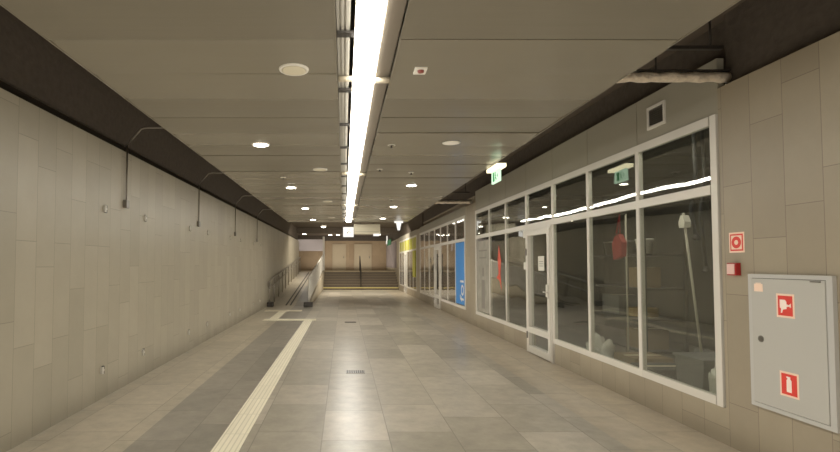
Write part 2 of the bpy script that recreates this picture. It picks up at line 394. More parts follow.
def shopdoor(n, ya, yb, label, glass, bar=False):
    d = thing(f'door_{n}', (XR, yb, 0), label, 'door', kind='structure')
    x0, x1 = XR-.03, XR+.05; a, b = ya+.028, yb-.028
    f = MB(); f.box(x0, x1, a, a+.035, .0, 2.17); f.box(x0, x1, b-.035, b, .0, 2.17); f.box(x0, x1, a+.035, b-.035, 2.13, 2.17)
    f.build('door_frame', M_alu, d)
    a += .04; b -= .04; x0 -= .012
    f = MB(); f.box(x0, x1, a, a+.09, .02, 2.125); f.box(x0, x1, b-.09, b, .02, 2.125); f.box(x0, x1, a+.09, b-.09, 2.045, 2.125)
    f.box(x0, x1, a+.09, b-.09, .02, .13); f.box(x0, x1, a+.09, b-.09, .36, .46)
    leaf = f.build('door_leaf', M_alu, d)
    MB().box(XR+.01, XR+.016, a+.09, b-.09, .46, 2.045).box(XR+.01, XR+.016, a+.09, b-.09, .13, .36).build('pane', glass, leaf)
    if bar: MB().tube([(x0-.05,a+.05,.7), (x0-.05,a+.05,1.9)], .018).tube([(x0,a+.05,.8), (x0-.05,a+.05,.8)], .012).tube([(x0,a+.05,1.8), (x0-.05,a+.05,1.8)], .012).build('door_handle', M_black, leaf)
    else: MB().box(x0-.012, x0-.0005, a+.02, a+.07, 1.0, 1.22, .003).tube([(x0-.01,a+.045,1.1), (x0-.045,a+.045,1.1), (x0-.045,a+.14,1.1)], .01).build('door_handle', M_rail2, leaf)
    MB().box(x0-.018, x0-.0005, b-.05, b-.02, 1.7, 1.82).box(x0-.018, x0-.0005, b-.05, b-.02, .25, .37).build('hinge', M_steel, leaf)
    return d
MOD = 1.14
w1, ys1 = frontage(1, 4.41, 12.39, MOD, (3,), 'long glazed frontage of an empty unit on the right', M_glass)
shopdoor(1, ys1[3], ys1[4], 'grey framed glass door of the empty unit', M_glass)
w2, ys2 = frontage(2, 13.55, 21.53, MOD, (3,), 'second glazed shopfront with blue banner', M_glass2)
shopdoor(2, ys2[3], ys2[4], 'glass door with tall black bar in the second shopfront', M_glass2, bar=True)
w3, ys3 = frontage(3, 22.6, 29.44, MOD, (3,), 'farthest shopfront with yellow upper band', M_glass2, yellow=True)
shopdoor(3, ys3[3], ys3[4], 'glass door of the yellow shopfront', M_glass2)
u = MB(); u.box(XR, 3.42, 12.39, 13.48, 0, 3.09); u.box(XR, 3.42, 21.53, 22.53, 0, 3.09); u.box(XR, 3.42, 29.44, 39, 0, 3.09)
pass
struct('wall_right_piers', u, M_wallR, 'stone piers between the shopfronts on the right', 'wall')
# fascia panels above the glazing
for j, (ys, a0) in enumerate(((ys1, 4.34), (ys2, 13.48), (ys3, 22.53))):
    f = thing(f'trim_{j+2}', (XR, ys[0], 2.87), ['grey fascia panels above the empty unit', 'grey fascia panels above the second shopfront', 'grey fascia panels above the yellow shopfront'][j], 'fascia', kind='structure')
    for k in range(len(ys)-1):
        a = a0 if k == 0 else ys[k]+.006
        b = ys[k+1]-.006 if k < len(ys)-2 else ys[k+1]+.04
        MB().box(XR+.0, XR+.06, a, b, 2.872, 3.36 if j == 0 else 3.12).build('fascia_panel', M_fascia, f)
    MB().box(XR+.06, XR+.07, a0, ys[-1]+.04, 2.872, 3.36 if j == 0 else 3.12).build('backing', M_dark, f)
t = thing('ventilation_grille', (XR, 5.2, 3.1), 'small square louvred vent in the fascia over the nearest window', 'vent')
f = MB(); y0, y1, z0, z1 = 5.04, 5.34, 2.985, 3.225
f.box(XR-.015, XR, y0, y0+.03, z0, z1); f.box(XR-.015, XR, y1-.03, y1, z0, z1); f.box(XR-.015, XR, y0+.03, y1-.03, z0, z0+.03); f.box(XR-.015, XR, y0+.03, y1-.03, z1-.03, z1)
f.build('frame', M_alu, t)
MB().box(XR-.004, XR-.001, y0+.03, y1-.03, z0+.03, z1-.03).build('backing', M_black, t)
f = MB()
for k in range(8): f.prism([(XR-.013, z0+.035+k*.022), (XR-.005, z0+.047+k*.022), (XR-.004, z0+.044+k*.022), (XR-.012, z0+.032+k*.022)], 'y', y0+.03, y1-.03)
f.build('louvre', M_steel, t)

# rooms behind the glass
def room(n, y0, y1, x1, m, mf, h=3.3):
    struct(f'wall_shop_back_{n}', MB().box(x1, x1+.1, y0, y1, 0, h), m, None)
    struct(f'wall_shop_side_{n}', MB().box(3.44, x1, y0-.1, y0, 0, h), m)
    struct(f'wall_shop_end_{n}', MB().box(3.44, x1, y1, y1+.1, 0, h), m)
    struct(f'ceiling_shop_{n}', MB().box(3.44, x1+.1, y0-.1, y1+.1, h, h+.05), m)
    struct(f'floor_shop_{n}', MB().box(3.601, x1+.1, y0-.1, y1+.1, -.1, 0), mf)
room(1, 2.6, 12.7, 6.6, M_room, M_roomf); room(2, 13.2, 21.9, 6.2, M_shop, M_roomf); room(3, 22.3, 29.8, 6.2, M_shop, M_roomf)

# things in the empty unit
t = thing('storage_rack', (4.6, 7.9, 0), 'dark metal rack standing behind the glass of the empty unit', 'rack')
for sx in (4.32, 4.9):
    for sy in (7.2, 8.7): MB().box(sx-.02, sx+.02, sy-.02, sy+.02, 0, 2.1).build('leg', M_dark, t)
for z in (.3, .75, 1.2, 1.7): MB().box(4.3, 4.92, 7.18, 8.72, z-.03, z).build('shelf', M_dark, t)
def cbox(x, y, z, sx, sy, sz, m, label, name='cardboard_box'):
    t = thing(name, (x, y, z), label, 'box')
    MB().box(x-sx/2, x+sx/2, y-sy/2, y+sy/2, z+.001, z+sz, .006).build('carton', m, t)
    MB().box(x-sx/2+.01, x+sx/2-.01, y-.025, y+.025, z+sz, z+sz+.002).build('tape', M_cream, t)
    return t
cbox(4.5, 7.5, 1.2, .3, .3, .3, M_card, 'brown cardboard box on the rack behind the red bag')
cbox(4.55, 8.2, .75, .4, .5, .3, M_bin, 'grey carton on the middle shelf of the rack')
cbox(4.55, 7.55, .3, .4, .4, .28, M_card, 'brown cardboard box on the lowest shelf of the rack')
cbox(4.0, 6.75, 0, .5, .5, .33, M_card, 'cardboard box on the floor under the red bag')
cbox(3.72, 5.88, 0, .5, .45, .36, mat('dark carton', (60,57,52), .7), 'dark box on the floor beside the grey bin')
t = thing('storage_bin', (3.8, 5.2, 0), 'grey plastic bin behind the nearest pane', 'bin')
mb = MB(); mb.prism([(5.12,.0), (5.46,.0), (5.51,.55), (5.07,.55)], 'x', 3.62, 4.05); mb.build('body', M_bin, t)
MB().box(3.6, 4.07, 5.05, 5.53, .551, .585, .01).build('rim', M_bin, t)
def heap(name, c, r, h, m, label, cat, seed):
    rnd = random.Random(seed); bm = bmesh.new(); bmesh.ops.create_icosphere(bm, subdivisions=4, radius=1)
    ph = [rnd.uniform(0, 6) for _ in range(6)]
    for v in bm.verts:
        a = v.co.copy()
        k = 1 + .16*math.sin(5*a.x+ph[0])*math.sin(6*a.y+ph[1]) + .12*math.sin(11*a.z+ph[2]+4*a.x) + .06*math.sin(19*a.y+ph[3]+9*a.z)
        v.co = Vector((a.x*r*k, a.y*r*k, max(0, a.z*.75+.45)/1.2*h*k))
    for f in bm.faces: f.smooth = True
    mb = MB(); mb.bm.free(); mb.bm = bm
    bmesh.ops.translate(bm, verts=bm.verts, vec=c)
    o = mb.build(name, m); recentre(o, c); return tag(o, label, cat)
heap('plastic_bag', (3.60,4.80,.0), .11, .62, M_plast, 'crumpled white plastic bag in the bottom corner of the nearest pane', 'bag', 1)
heap('plastic_sheet', (3.72,7.3,.0), .17, .5, M_plast, 'crumpled translucent plastic sheeting behind the second pane', 'plastic sheet', 2)
heap('plastic_sheet', (4.45,6.2,.0), .2, .45, M_bin, 'dull grey heap of sheeting between the two nearest panes', 'plastic sheet', 5)
t = thing('broom', (4.13, 5.74, 0), 'long pale pole leaning head-up behind the nearest pane', 'broom')
MB().tube([(4.13,5.74,.01), (4.22,6.20,2.18)], .014).build('handle', M_pole, t)
MB().prism([(6.12,2.0), (6.21,2.0), (6.22,2.07), (6.18,2.15), (6.15,2.15), (6.11,2.07)], 'x', 4.17, 4.25).build('head', M_white, t)
t = thing('mop_handle', (3.95, 7.1, 0), 'thin upright pole behind the second pane with a red bag on it', 'pole')
MB().tube([(3.97,7.03,.01), (3.97,7.03,2.25)], .012).build('handle', M_pole, t)
MB().tube([(3.97,7.03,2.25), (3.90,7.07,2.27)], .015).build('hook', M_dark, t)
t = thing('red_bag', (3.88, 7.08, 1.6), 'red cloth bag hanging on a pole behind the second pane', 'bag')
MB().prism([(6.96,1.66), (7.17,1.61), (7.20,1.84), (7.12,1.95), (7.03,1.97), (6.94,1.85)], 'x', 3.86, 3.93).build('body', M_cloth, t)
MB().tube([(3.90,7.06,1.97), (3.93,7.1,2.26), (3.90,7.15,1.98)], .014, 8).build('strap', M_cloth, t)
t = thing('step_ladder', (5.3, 6.4, 0), 'folded ladder leaning at the back of the empty unit', 'ladder')
for yy in (6.15, 6.6): MB().tube([(5.2,yy,.0), (5.6,yy,2.5)], .025).build('rail', M_rail, t)
for k in range(8): MB().tube([(5.23+k*.05,6.15,.25+k*.29), (5.23+k*.05,6.6,.25+k*.29)], .014).build('rung', M_rail, t)
for i, (x, y, zb) in enumerate(((4.3,6.1,1.9), (4.5,5.7,1.7), (4.2,5.35,2.0), (4.7,6.5,1.5))):
    o = MB().tube([(x,y,3.29), (x+.03,y+.02,2.7), (x-.02,y+.05,2.2), (x,y,zb)], .022, 8).lathe((x,y,zb-.06), [(.03,.0),(.05,.03),(.02,.08)]).build('hanging_cable', M_black)
    recentre(o, (x,y,3.29)); tag(o, ['dark cable hanging just beyond the leaning pole inside the unit', 'dark cable hanging inside above the dark box', 'dark cable hanging inside nearest the camera', 'shortest dark cable hanging beside the second pane'][i], 'cable', 'cables hanging in the empty unit')
t = thing('pipe_railing', (4.0, 10, 0), 'dark double pipe railing sloping down inside the empty unit', 'railing')
MB().tube([(4.0,12.2,1.74), (4.0,8.0,1.22)], .025).build('rail', M_black, t)
MB().tube([(4.0,12.2,1.60), (4.0,8.0,1.06)], .02).build('lower_rail', M_black, t)
for y in (8.1, 9.5, 10.9, 12.15): MB().tube([(4.0,y,.001), (4.0,y,1.23+(y-8)*.124)], .02).build('post', M_black, t)
t = thing('hose_coil', (4.62, 7.95, .78), 'x', 'hose')
mb = MB()
for k in range(4): mb.tube([(4.55+.2*math.cos(a*PI/12), 7.65+.2*math.sin(a*PI/12), .775+.032*k) for a in range(25)], .015, 6, cap=False)
mb.build('loop', mat('tan hose', (150,124,74), .6), t)
t['label'] = 'coil of tan hose on the middle shelf of the rack inside'
for i, (x, y, m) in enumerate(((4.45,7.4,M_white), (4.5,8.4,M_steel), (4.55,8.0,M_bin))):
    t = thing('bucket', (x, y, 1.7), ['white bucket on top of the rack behind the red bag', 'steel-coloured bucket on the far top end of the rack', 'grey bucket in the middle of the rack top'][i], 'bucket')
    MB().lathe((x,y,1.701), [(.09,0), (.12,.2), (.125,.2), (.125,.22), (.11,.22), (.085,.02)], 20).build('body', m, t)
    MB().tube([(x, y+.12*math.cos(a*PI/8), 1.91+.1*math.sin(a*PI/8)) for a in range(9)], .004, 6).build('handle', M_dark, t)
for i, (x, y, w_, z0_, z1_) in enumerate(((4.9,5.15,.16,1.5,2.3), (5.0,5.6,.22,1.75,2.45), (5.1,6.0,.12,1.3,2.2))):
    t = thing('hanging_coat', (x, y, z1_), ['dark work coat hanging deep inside nearest the camera', 'dark wide work coat hanging deep inside, middle of three', 'narrow dark work coat hanging deep inside, farthest of three'][i], 'coat')
    MB().prism([(y-w_,z0_), (y+w_*.9,z0_-.04), (y+w_*.8,z1_-.3), (y+w_,z1_-.12), (y+.04,z1_), (y-.04,z1_), (y-w_,z1_-.1), (y-w_*.75,z1_-.3)], 'x', x, x+.1).build('body', [M_black, M_dark, M_black][i], t)
    MB().tube([(x+.05,y,z1_), (x+.05,y,3.29)], .008, 6).build('hook', M_steel, t)
# notices on the glass
def sheet(name, y0, y1, z0, z1, m, label, cat, lines=None, x=XR-.0025):
    t = thing(name, (x, y0, z0), label, cat)
    MB().box(x-.002, x, y0, y1, z0, z1).build('sheet', m, t)
    if lines:
        mb = MB()
        for (a, b, c, d) in lines: mb.box(x-.0035, x-.0021, y0+a*(y1-y0), y0+b*(y1-y0), z0+c*(z1-z0), z0+d*(z1-z0))
        mb.build('print', lines_mat, t)
    return t
lines_mat = mat('print grey', (120,114,104), .8)
sheet('paper_notice', 8.19, 8.44, 1.44, 1.68, M_paper, 'white paper notice taped to the glass door', 'notice', [(.15,.85,.3,.34), (.15,.85,.45,.49), (.15,.85,.6,.64)])
sheet('paper_notice', 7.93, 8.04, 1.02, 1.22, M_paper, 'small white notice beside the lock of the glass door', 'notice', x=XR-.044)
sheet('paper_notice', 9.03, 9.13, 2.02, 2.16, M_paper, 'small white card at the top of the pane left of the glass door', 'notice')
sheet('paper_notice', 9.02, 9.12, 1.45, 1.58, M_paper, 'small white card halfway down the pane left of the glass door', 'notice')
sheet('art_poster', 11.32, 12.3, .42, 2.1, M_pic, 'tall sketchy grey poster on the farthest pane of the empty unit', 'poster', [(.35,.62,.05,.45), (.4,.55,.5,.62), (.2,.8,.75,.77), (.15,.85,.85,.87)])
t = thing('window_decal', (XR, 10.6, 1.2), 'jagged red-orange decal on the pane beside the grey poster', 'decal')
MB().prism([(10.55,1.2), (10.42,1.0), (10.50,1.35), (10.44,1.62), (10.58,1.95), (10.66,1.65), (10.60,1.35), (10.75,1.25)], 'x', XR-.005, XR-.0025).build('shape', M_orange, t)

# blue banner with white lettering in the second shopfront
def text(s, size, mtx, m, parent, name='lettering'):
    cu = bpy.data.curves.new(name, 'FONT'); cu.body = s; cu.size = size; cu.extrude = .001; cu.align_x = 'LEFT'
    to = bpy.data.objects.new('tmp', cu); C.objects.link(to); bpy.context.view_layer.update()
    me = bpy.data.meshes.new_from_object(to); bpy.data.objects.remove(to)
    me.transform(mtx); me.transform(Matrix.Translation(-Vector(parent.location))); me.name = name; me.materials.clear(); me.materials.append(m)
    o = bpy.data.objects.new(name, me); C.objects.link(o); o.parent = parent; return o
bx0 = XR-.0025
t = thing('blue_banner', (bx0, 13.6, .4), 'tall blue banner with white lettering on the second shopfront glass', 'banner')
MB().box(bx0-.002, bx0, 13.60, 14.66, .42, 2.16).build('sheet', M_blue, t)
R = Matrix(((0,0,-1,0), (0,1,0,0), (1,0,0,0), (0,0,0,1)))       # text x -> up, text y -> +Y
R = Matrix(((0,0,-1,bx0-.004), (0,1,0,13.72), (1,0,0,.5), (0,0,0,1)))
text('foi', .62, R, M_white, t)

# shop interiors, lit
for (ry0, n, cols) in ((14, 'second', ((176,50,40),(210,200,180),(120,60,50),(60,90,60))), (23, 'yellow', ((200,190,60),(200,200,190),(120,120,110),(90,90,140)))):
    ms = [mat('goods', c, .6) for c in cols]
    t = thing('display_shelf', (5.6, ry0+3, 0), f'shelving unit with goods inside the {n} shopfront', 'shelf')
    MB().box(5.95, 6.0, ry0, ry0+6.5, 0, 2.9).build('back_panel', M_shop, t)
    for z in (.3, .9, 1.5, 2.1, 2.5): MB().box(5.5, 5.95, ry0, ry0+6.5, z-.03, z).build('shelf_board', M_white, t)
    proto = None; i = 0
    for z in (.3, .9, 1.5, 2.1):
        y = ry0+.3
        while y < ry0+6.2:
            o = MB().box(5.6, 5.85, y, y+.3, z+.001, z+.32, .01).build('goods_box', ms[i%4]); recentre(o, (5.7, y+.15, z))
            tag(o, f'small {["red","pale","brown","dark"][i%4] if n=="second" else ["yellow","white","grey","blue"][i%4]} box on the shelves inside the {n} shopfront', 'box', f'{["red","pale","brown","dark"][i%4]} boxes on the {n} shop shelves'); i += 1
            y += .62
    for k in range(9):
        o = MB().box(4.9, 5.1, ry0+.4+k*.7, ry0+.85+k*.7, 2.55, 2.85, .02).tube([(5.0, ry0+.62+k*.7, 2.8), (5.0, ry0+.62+k*.7, 3.29)], .006, 6).build('hanging_board', ms[0] if k%3 else ms[1]); recentre(o, (5.0, ry0+.62+k*.7, 3.29))
        tag(o, f'small {("red" if n=="second" else "yellow") if k%3 else ("pale" if n=="second" else "whitish")} board hanging high inside the {n} shopfront', 'board', f'{"coloured" if k%3 else "pale"} boards hanging in the {n} shop')
def lampbar(x, y0, y1, z, label, st):
    t = thing('lamp_or_fill_light', (x, y0, z), label, 'light')
    MB().box(x-.04, x+.04, y0, y1, z-.03, z-.001).build('tube', emit_mat('shop tube', (1,.93,.8), st), t)
    MB().box(x-.06, x+.06, y0-.02, y1+.02, z, z+.03).build('housing', M_white, t)
lampbar(4.6, 14.2, 21, 3.26, 'ceiling lamp inside the second shopfront', 9)
lampbar(4.6, 23, 29, 3.26, 'ceiling lamp inside the yellow shopfront', 4)
lampbar(3.75, 4.6, 8.4, 3.26, 'added fill lamp, out of sight behind the glass of the empty unit', 30)  # added out of view to brighten the things in the unit
# yellow post of the third shop
o = MB().box(XR-.06, XR-.021, 22.68, 23.5, .95, 2.17, .003).build('yellow_sign_board', M_yellowf); recentre(o, (XR-.04,23.1,.95)); tag(o, 'tall yellow board fixed beside the farthest shop window', 'sign')

# ------------------------------------------------------------ fire equipment on the right wall
def on_wall(mb_pts, x0, x1, name, m, parent): return MB().prism(mb_pts, 'x', x0, x1).build(name, m, parent)
t = thing('fire_hose_cabinet', (XR, 3.7, .43), 'grey steel fire hose cabinet with two red stickers on the right wall', 'cabinet')
y0, y1, z0, z1 = 3.335, 4.03, .435, 1.47
f = MB(); e = .045
f.box(XR-.03, XR-.0005, y0, y0+e, z0, z1); f.box(XR-.03, XR-.0005, y1-.03, y1, z0, z1); f.box(XR-.03, XR-.0005, y0+e, y1-.03, z0, z0+.03); f.box(XR-.03, XR-.0005, y0+e, y1-.03, z1-.03, z1)
f.build('frame', mat('cabinet frame', (180,178,172), .4, .1), t)
MB().box(XR-.02, XR-.0005, y0+e, y1-.03, z0+.03, z1-.03).build('recess', M_dark, t)
dr = MB().box(XR-.034, XR-.021, y0+e+.004, y1-.034, z0+.034, z1-.034, .003).build('door', M_cab, t)
dx = XR-.034
on_wall(circ(3.915, .968, .026), dx-.004, dx-.0005, 'lock', mat('lock rim', (128,124,116), .4, .6), dr)
on_wall(circ(3.915, .968, .017), dx-.006, dx-.004, 'lock_barrel', M_steel, dr)
MB().box(dx-.012, dx-.0005, y0+e+.03, y0+e+.10, z1-.047, z1-.039).build('hinge', M_steel, dr)
MB().box(dx-.002, dx-.0003, 3.885, 3.965, 1.335, 1.395).box(dx-.0022, dx-.0003, 3.90,3.95,1.397,1.403).build('label_plate', M_signw, dr)
def sticker(ya, yb, za, zb, kind):
    s = MB().box(dx-.002, dx-.0003, ya, yb, za, zb).build('sticker', M_signw, dr)
    s['label'] = {'hose': 'red fire hose pictogram', 'ext': 'red fire extinguisher pictogram'}[kind]
    g = .014
    MB().box(dx-.003, dx-.002, ya+g, yb-g, za+g, zb-g).build('red_field', M_red, s) if False else None
    MB().box(dx-.003, dx-.002, ya+g, yb-g, za+g, zb-g).build('red_field', M_red, dr)
    cy, cz = (ya+yb)/2, (za+zb)/2; k = (zb-za)/.18
    if kind == 'hose':     # reel with nozzle pointing right (towards the camera, -Y)
        mb = MB(); mb.prism([(cy+.045*k,cz+.045*k), (cy-.0*k,cz+.045*k), (cy-.012*k,cz+.03*k), (cy-.012*k,cz+.012*k), (cy-.032*k,cz+.008*k), (cy-.05*k,cz+.02*k), (cy-.05*k,cz-.012*k), (cy-.032*k,cz-.004*k), (cy-.012*k,cz-.008*k), (cy-.012*k,cz-.022*k), (cy+.02*k,cz-.03*k), (cy+.028*k,cz-.055*k), (cy+.038*k,cz-.055*k), (cy+.034*k,cz-.022*k), (cy+.045*k,cz-.015*k)], 'x', dx-.004, dx-.003)
    else:
        mb = MB(); mb.prism([(cy-.02*k,cz-.055*k), (cy+.02*k,cz-.055*k), (cy+.02*k,cz+.03*k), (cy+.01*k,cz+.042*k), (cy+.022*k,cz+.05*k), (cy+.018*k,cz+.058*k), (cy-.012*k,cz+.056*k), (cy-.01*k,cz+.042*k), (cy-.02*k,cz+.03*k)], 'x', dx-.004, dx-.003)
    mb.build('pictogram', mat('pictogram white', (244,226,212), .6), dr)
sticker(3.615, 3.765, 1.155, 1.33, 'hose'); sticker(3.60, 3.755, .58, .76, 'ext')
t = thing('fire_alarm_sign', (XR, 4.17, 1.65), 'square red and white fire alarm sign above the alarm box', 'sign')
MB().box(XR-.003, XR-.0005, 4.09, 4.25, 1.645, 1.815).build('plate', M_signw, t)
MB().box(XR-.004, XR-.003, 4.102, 4.238, 1.659, 1.801).build('red_border', M_red, t)
on_wall([(4.115,1.672), (4.225,1.672), (4.225,1.788), (4.115,1.788)], XR-.005, XR-.004, 'white_field', M_signw, t)
on_wall(circ(4.17, 1.73, .05), XR-.006, XR-.005, 'red_ring', M_red, t); on_wall(circ(4.17, 1.73, .02), XR-.007, XR-.006, 'white_dot', M_signw, t)
t = thing('fire_alarm_box', (XR, 4.17, 1.45), 'small red fire call point box with white face left of the cabinet', 'alarm')
MB().box(XR-.042, XR-.0005, 4.135, 4.235, 1.455, 1.56, .004).build('housing', M_dred, t)
MB().box(XR-.045, XR-.0422, 4.15, 4.23, 1.465, 1.55).build('face', mat('alarm face', (222,180,170), .4), t)

# ------------------------------------------------------------ ducts and exit signs
for i, (y, xa) in enumerate(((4.3, 1.9), (13.1, 1.9))):
    t = thing('ventilation_duct', (2.6, y, 3.16), ['silver foil-wrapped duct crossing above the ceiling edge near the fire cabinet', 'silver foil-wrapped duct crossing above the ceiling edge before the second shopfront'][i], 'duct')
    pts = [(xa+(3.345-xa)*k/24, y, 3.175 + .004*math.sin(k*2.1)) for k in range(25)]
    if i: pts = [(p[0]*1, p[1], p[2]) for p in pts]
    MB().tube(pts, [.042+.004*math.sin(k*1.7) for k in range(25)], 14).build('duct', M_foil, t)
    MB().box(xa, 3.35, y-.03, y+.03, 3.222, 3.235).build('rail', M_dark, t)
    MB().tube([(2.72,y,3.235), (2.72,y,3.42)], .008).build('hanger', M_dark, t)
    MB().box(2.55 , 3.3, y-.02, y+.02, 3.42, 3.45).build('hanger_bar', M_dark, t)
    MB().tube([(2.58,y,3.45), (2.58,y,SLAB)], .01).tube([(3.2,y,3.45), (3.2,y,SLAB)], .01).build('rod', M_dark, t)
t = thing('exit_sign', (2.33, 7.6, 2.78), 'glowing green and white exit sign hanging at the right ceiling edge', 'exit sign')
MB().box(2.315, 2.345, 7.42, 7.80, 2.795, 2.985).build('panel', M_exitw, t)
MB().box(2.26, 2.40, 7.34, 7.88, 2.988, 3.042, .006).build('lamp_housing', M_exitl, t)
def exit_icon(x, sgn):
    mb = MB(); a, b = (x-.002, x-.0005) if sgn < 0 else (x+.0005, x+.002)
    c, z = 7.61, 2.89; s = 1
    mb.prism([(c+.12,z-.07), (c+.04,z-.07), (c+.04,z+.07), (c+.12,z+.07)], 'x', a, b)          # doorway
    mb.prism(circ(c-.01, z+.05, .017, 12), 'x', a, b)
    mb.prism([(c-.03,z-.01), (c+.02,z+.02), (c+.0,z+.035), (c-.035,z+.02)], 'x', a, b)
    mb.prism([(c-.03,z-.01), (c-.0,z-.0), (c+.02,z-.065), (c+.005,z-.065)], 'x', a, b)
    mb.prism([(c-.03,z-.01), (c-.015,z-.02), (c-.06,z-.06), (c-.072,z-.05)], 'x', a, b)
    mb.prism([(c-.08,z+.0), (c-.12,z+.03), (c-.12,z-.03)], 'x', a, b)
    return mb
exit_icon(2.315, -1).build('pictogram', M_exitg, t); exit_icon(2.345, 1).build('pictogram', M_exitg, t)
t = thing('exit_sign', (1.9, 17.6, 2.7), 'small bright white T-shaped exit sign far down by the yellow shop', 'exit sign')
MB().box(1.78, 2.08, 17.55, 17.65, 3.0, 3.1).build('lamp_housing', M_signglow, t)
MB().prism([(1.84,3.0), (2.02,3.0), (1.97,2.74), (1.89,2.74)], 'y', 17.58, 17.62).build('panel', M_signglow, t)
MB().tube([(1.93,17.6,3.1), (1.93,17.6,3.74)], .01).build('rod', M_dark, t)
# sign box under the light line's end
t = thing('hanging_sign', (.165, 17.95, 2.5), 'square white lightbox sign hanging at the far end of the strip light', 'sign')
MB().box(-.03, .345, 17.87, 17.95, 2.52, 2.87, .006).build('lightbox', M_signglow, t)
MB().prism([(.10,2.62), (.20,2.72), (.20,2.66), (.235,2.66), (.235,2.78), (.115,2.78), (.115,2.745), (.175,2.745), (.08,2.645)], 'y', 17.864, 17.869).build('arrow', mat('faded arrow', (190,186,170), .6), t)
MB().tube([(.02,17.91,2.87), (.02,17.91,3.74)], .006).tube([(.3,17.91,2.87), (.3,17.91,3.74)], .006).build('rod', M_dark, t)
t = thing('ceiling_unit', (.95, 18.4, 2.7), 'long cream box hanging beyond the end of the metal ceiling', 'ceiling unit')
MB().box(.36, 1.32, 18.2, 18.7, 2.66, 3.0, .01).build('casing', M_cream, t)
MB().box(.42, 1.26, 18.195, 18.1995, 2.72, 2.73).build('groove', M_steel, t)
MB().tube([(.6,18.4,3.0), (.6,18.4,3.74)], .01).tube([(1.1,18.4,3.0), (1.1,18.4,3.74)], .01).build('rod', M_dark, t)
MB().box(1.08, 1.28, 18.22, 18.4, 2.58, 2.655).build('lamp', M_signglow, t)

# ------------------------------------------------------------ ramp, stairs, landing
LZ = 1.05
u = MB(); u.prism([(18.6,0), (31.4,0), (31.4,LZ), (31.0,LZ)], 'x', XL, -1.36)
struct('floor_ramp', u, M_floor, 'shallow access ramp rising along the left wall', 'floor')
u = MB(); u.prism([(18.45,0), (32.1,0), (32.1,LZ+.1), (31.0,LZ+.1), (18.6,.12), (18.45,.12)], 'x', -1.36, -1.24)
struct('wall_ramp', u, mat('ramp kerb', (158,146,124), .6, noise=.06), 'low kerb wall along the right side of the ramp', 'wall')
st = thing('floor_stairs', (1, 30, 0), 'broad flight of dark steps with a yellow first nosing at the far end', 'stairs', kind='structure')
for k in range(7):
    MB().box(-1.24, XR, 30+k*.3, 32.11, k*.15, k*.15+.15).build('step', M_riser, st)
    MB().box(-1.24, XR, 29.99+k*.3, 30.06+k*.3, k*.15+.15, k*.15+.156).build('nosing', M_yellow if k == 0 else M_nose, st)
MB().box(-1.24, XR, 29.975, 29.988, .10, .156).build('nosing', M_yellow, st)
MB().box(-1.24, XR, 32.06, 32.108, LZ-.09, LZ+.06).build('nosing', M_land, st)
struct('floor_landing', MB().box(-9, XR, 32.11, 39, .8, LZ).box(-9, XL, 31.4, 32.11, .8, LZ).box(XL, -1.36, 31.4, 32.11, .8, LZ), M_land, 'raised landing above the steps', 'floor')
o = MB().box(-1.2, 3.2, 29.35, 29.55, .0005, .006).build('warning_strip', M_tact); recentre(o, (1,29.4,0)); tag(o, 'pale warning strip on the floor in front of the steps', 'floor marking')
u = MB(); u.box(-9, XR, 39, 39.2, 0, SLAB)
struct('wall_back', u, M_back, 'brown clad wall behind the landing', 'wall')
struct('wall_far_left', MB().box(-9.2, -9, 31, 39.2, 0, SLAB), M_back)
struct('wall_left_return', MB().box(-9, -3.25, 30.9, 31.1, 0, SLAB), M_conc)
struct('trim_5', MB().box(-4.5, -1.5, 36, 36.3, 2.5, 3.32), M_lilac, 'pale lilac bulkhead above the top of the ramp', 'bulkhead')
struct('trim_6', MB().box(-9, XR, 38.6, 38.99, 3.35, SLAB), M_conc)
for n, (x0, x1) in enumerate(((-.85, .1), (.85, 2.1))):
    d = thing(f'door_{n+4}', ((x0+x1)/2, 39, LZ), ['left pale door in the brown wall behind the landing', 'right pale door in the brown wall behind the landing'][n], 'door', kind='structure')
    MB().box(x0, x1, 38.95, 38.999, LZ, 3.05).build('door_leaf', M_doorp, d)
    MB().box(x0-.05, x0, 38.93, 38.999, LZ, 3.1).box(x1, x1+.05, 38.93, 38.999, LZ, 3.1).box(x0, x1, 38.93, 38.999, 3.05, 3.1).build('door_frame', M_doorp, d)
    MB().box(x1-.15, x1-.1, 38.9, 38.949, 2.0, 2.15).build('door_handle', M_steel, d)
t = thing('wall_mural', (3.27, 35, 1.2), 'blurry purple-grey printed mural on the right wall above the landing', 'mural')
MB().box(XR-.02, XR-.001, 31.2, 38.5, 1.3, 3.0).build('sheet', M_mural, t)
MB().box(XR-.03, XR-.0205, 34.6, 37.6, 2.9, 3.3).build('header', M_green, t)
# central handrail on the stairs
t = thing('stair_handrail', (1.02, 30, 0), 'dark central handrail climbing the steps', 'handrail')
for k, y in enumerate((30.1, 31.1, 32.2)):
    zb = (0.15, .60, LZ)[k]
    MB().tube([(1.02,y,zb+.006), (1.02,y,zb+.95)], .035).build('post', M_dark, t)
MB().tube([(1.02,29.9,.75), (1.02,30.1,1.1), (1.02,32.2,2.0), (1.02,32.7,2.05)], .03).build('rail', M_dark, t)
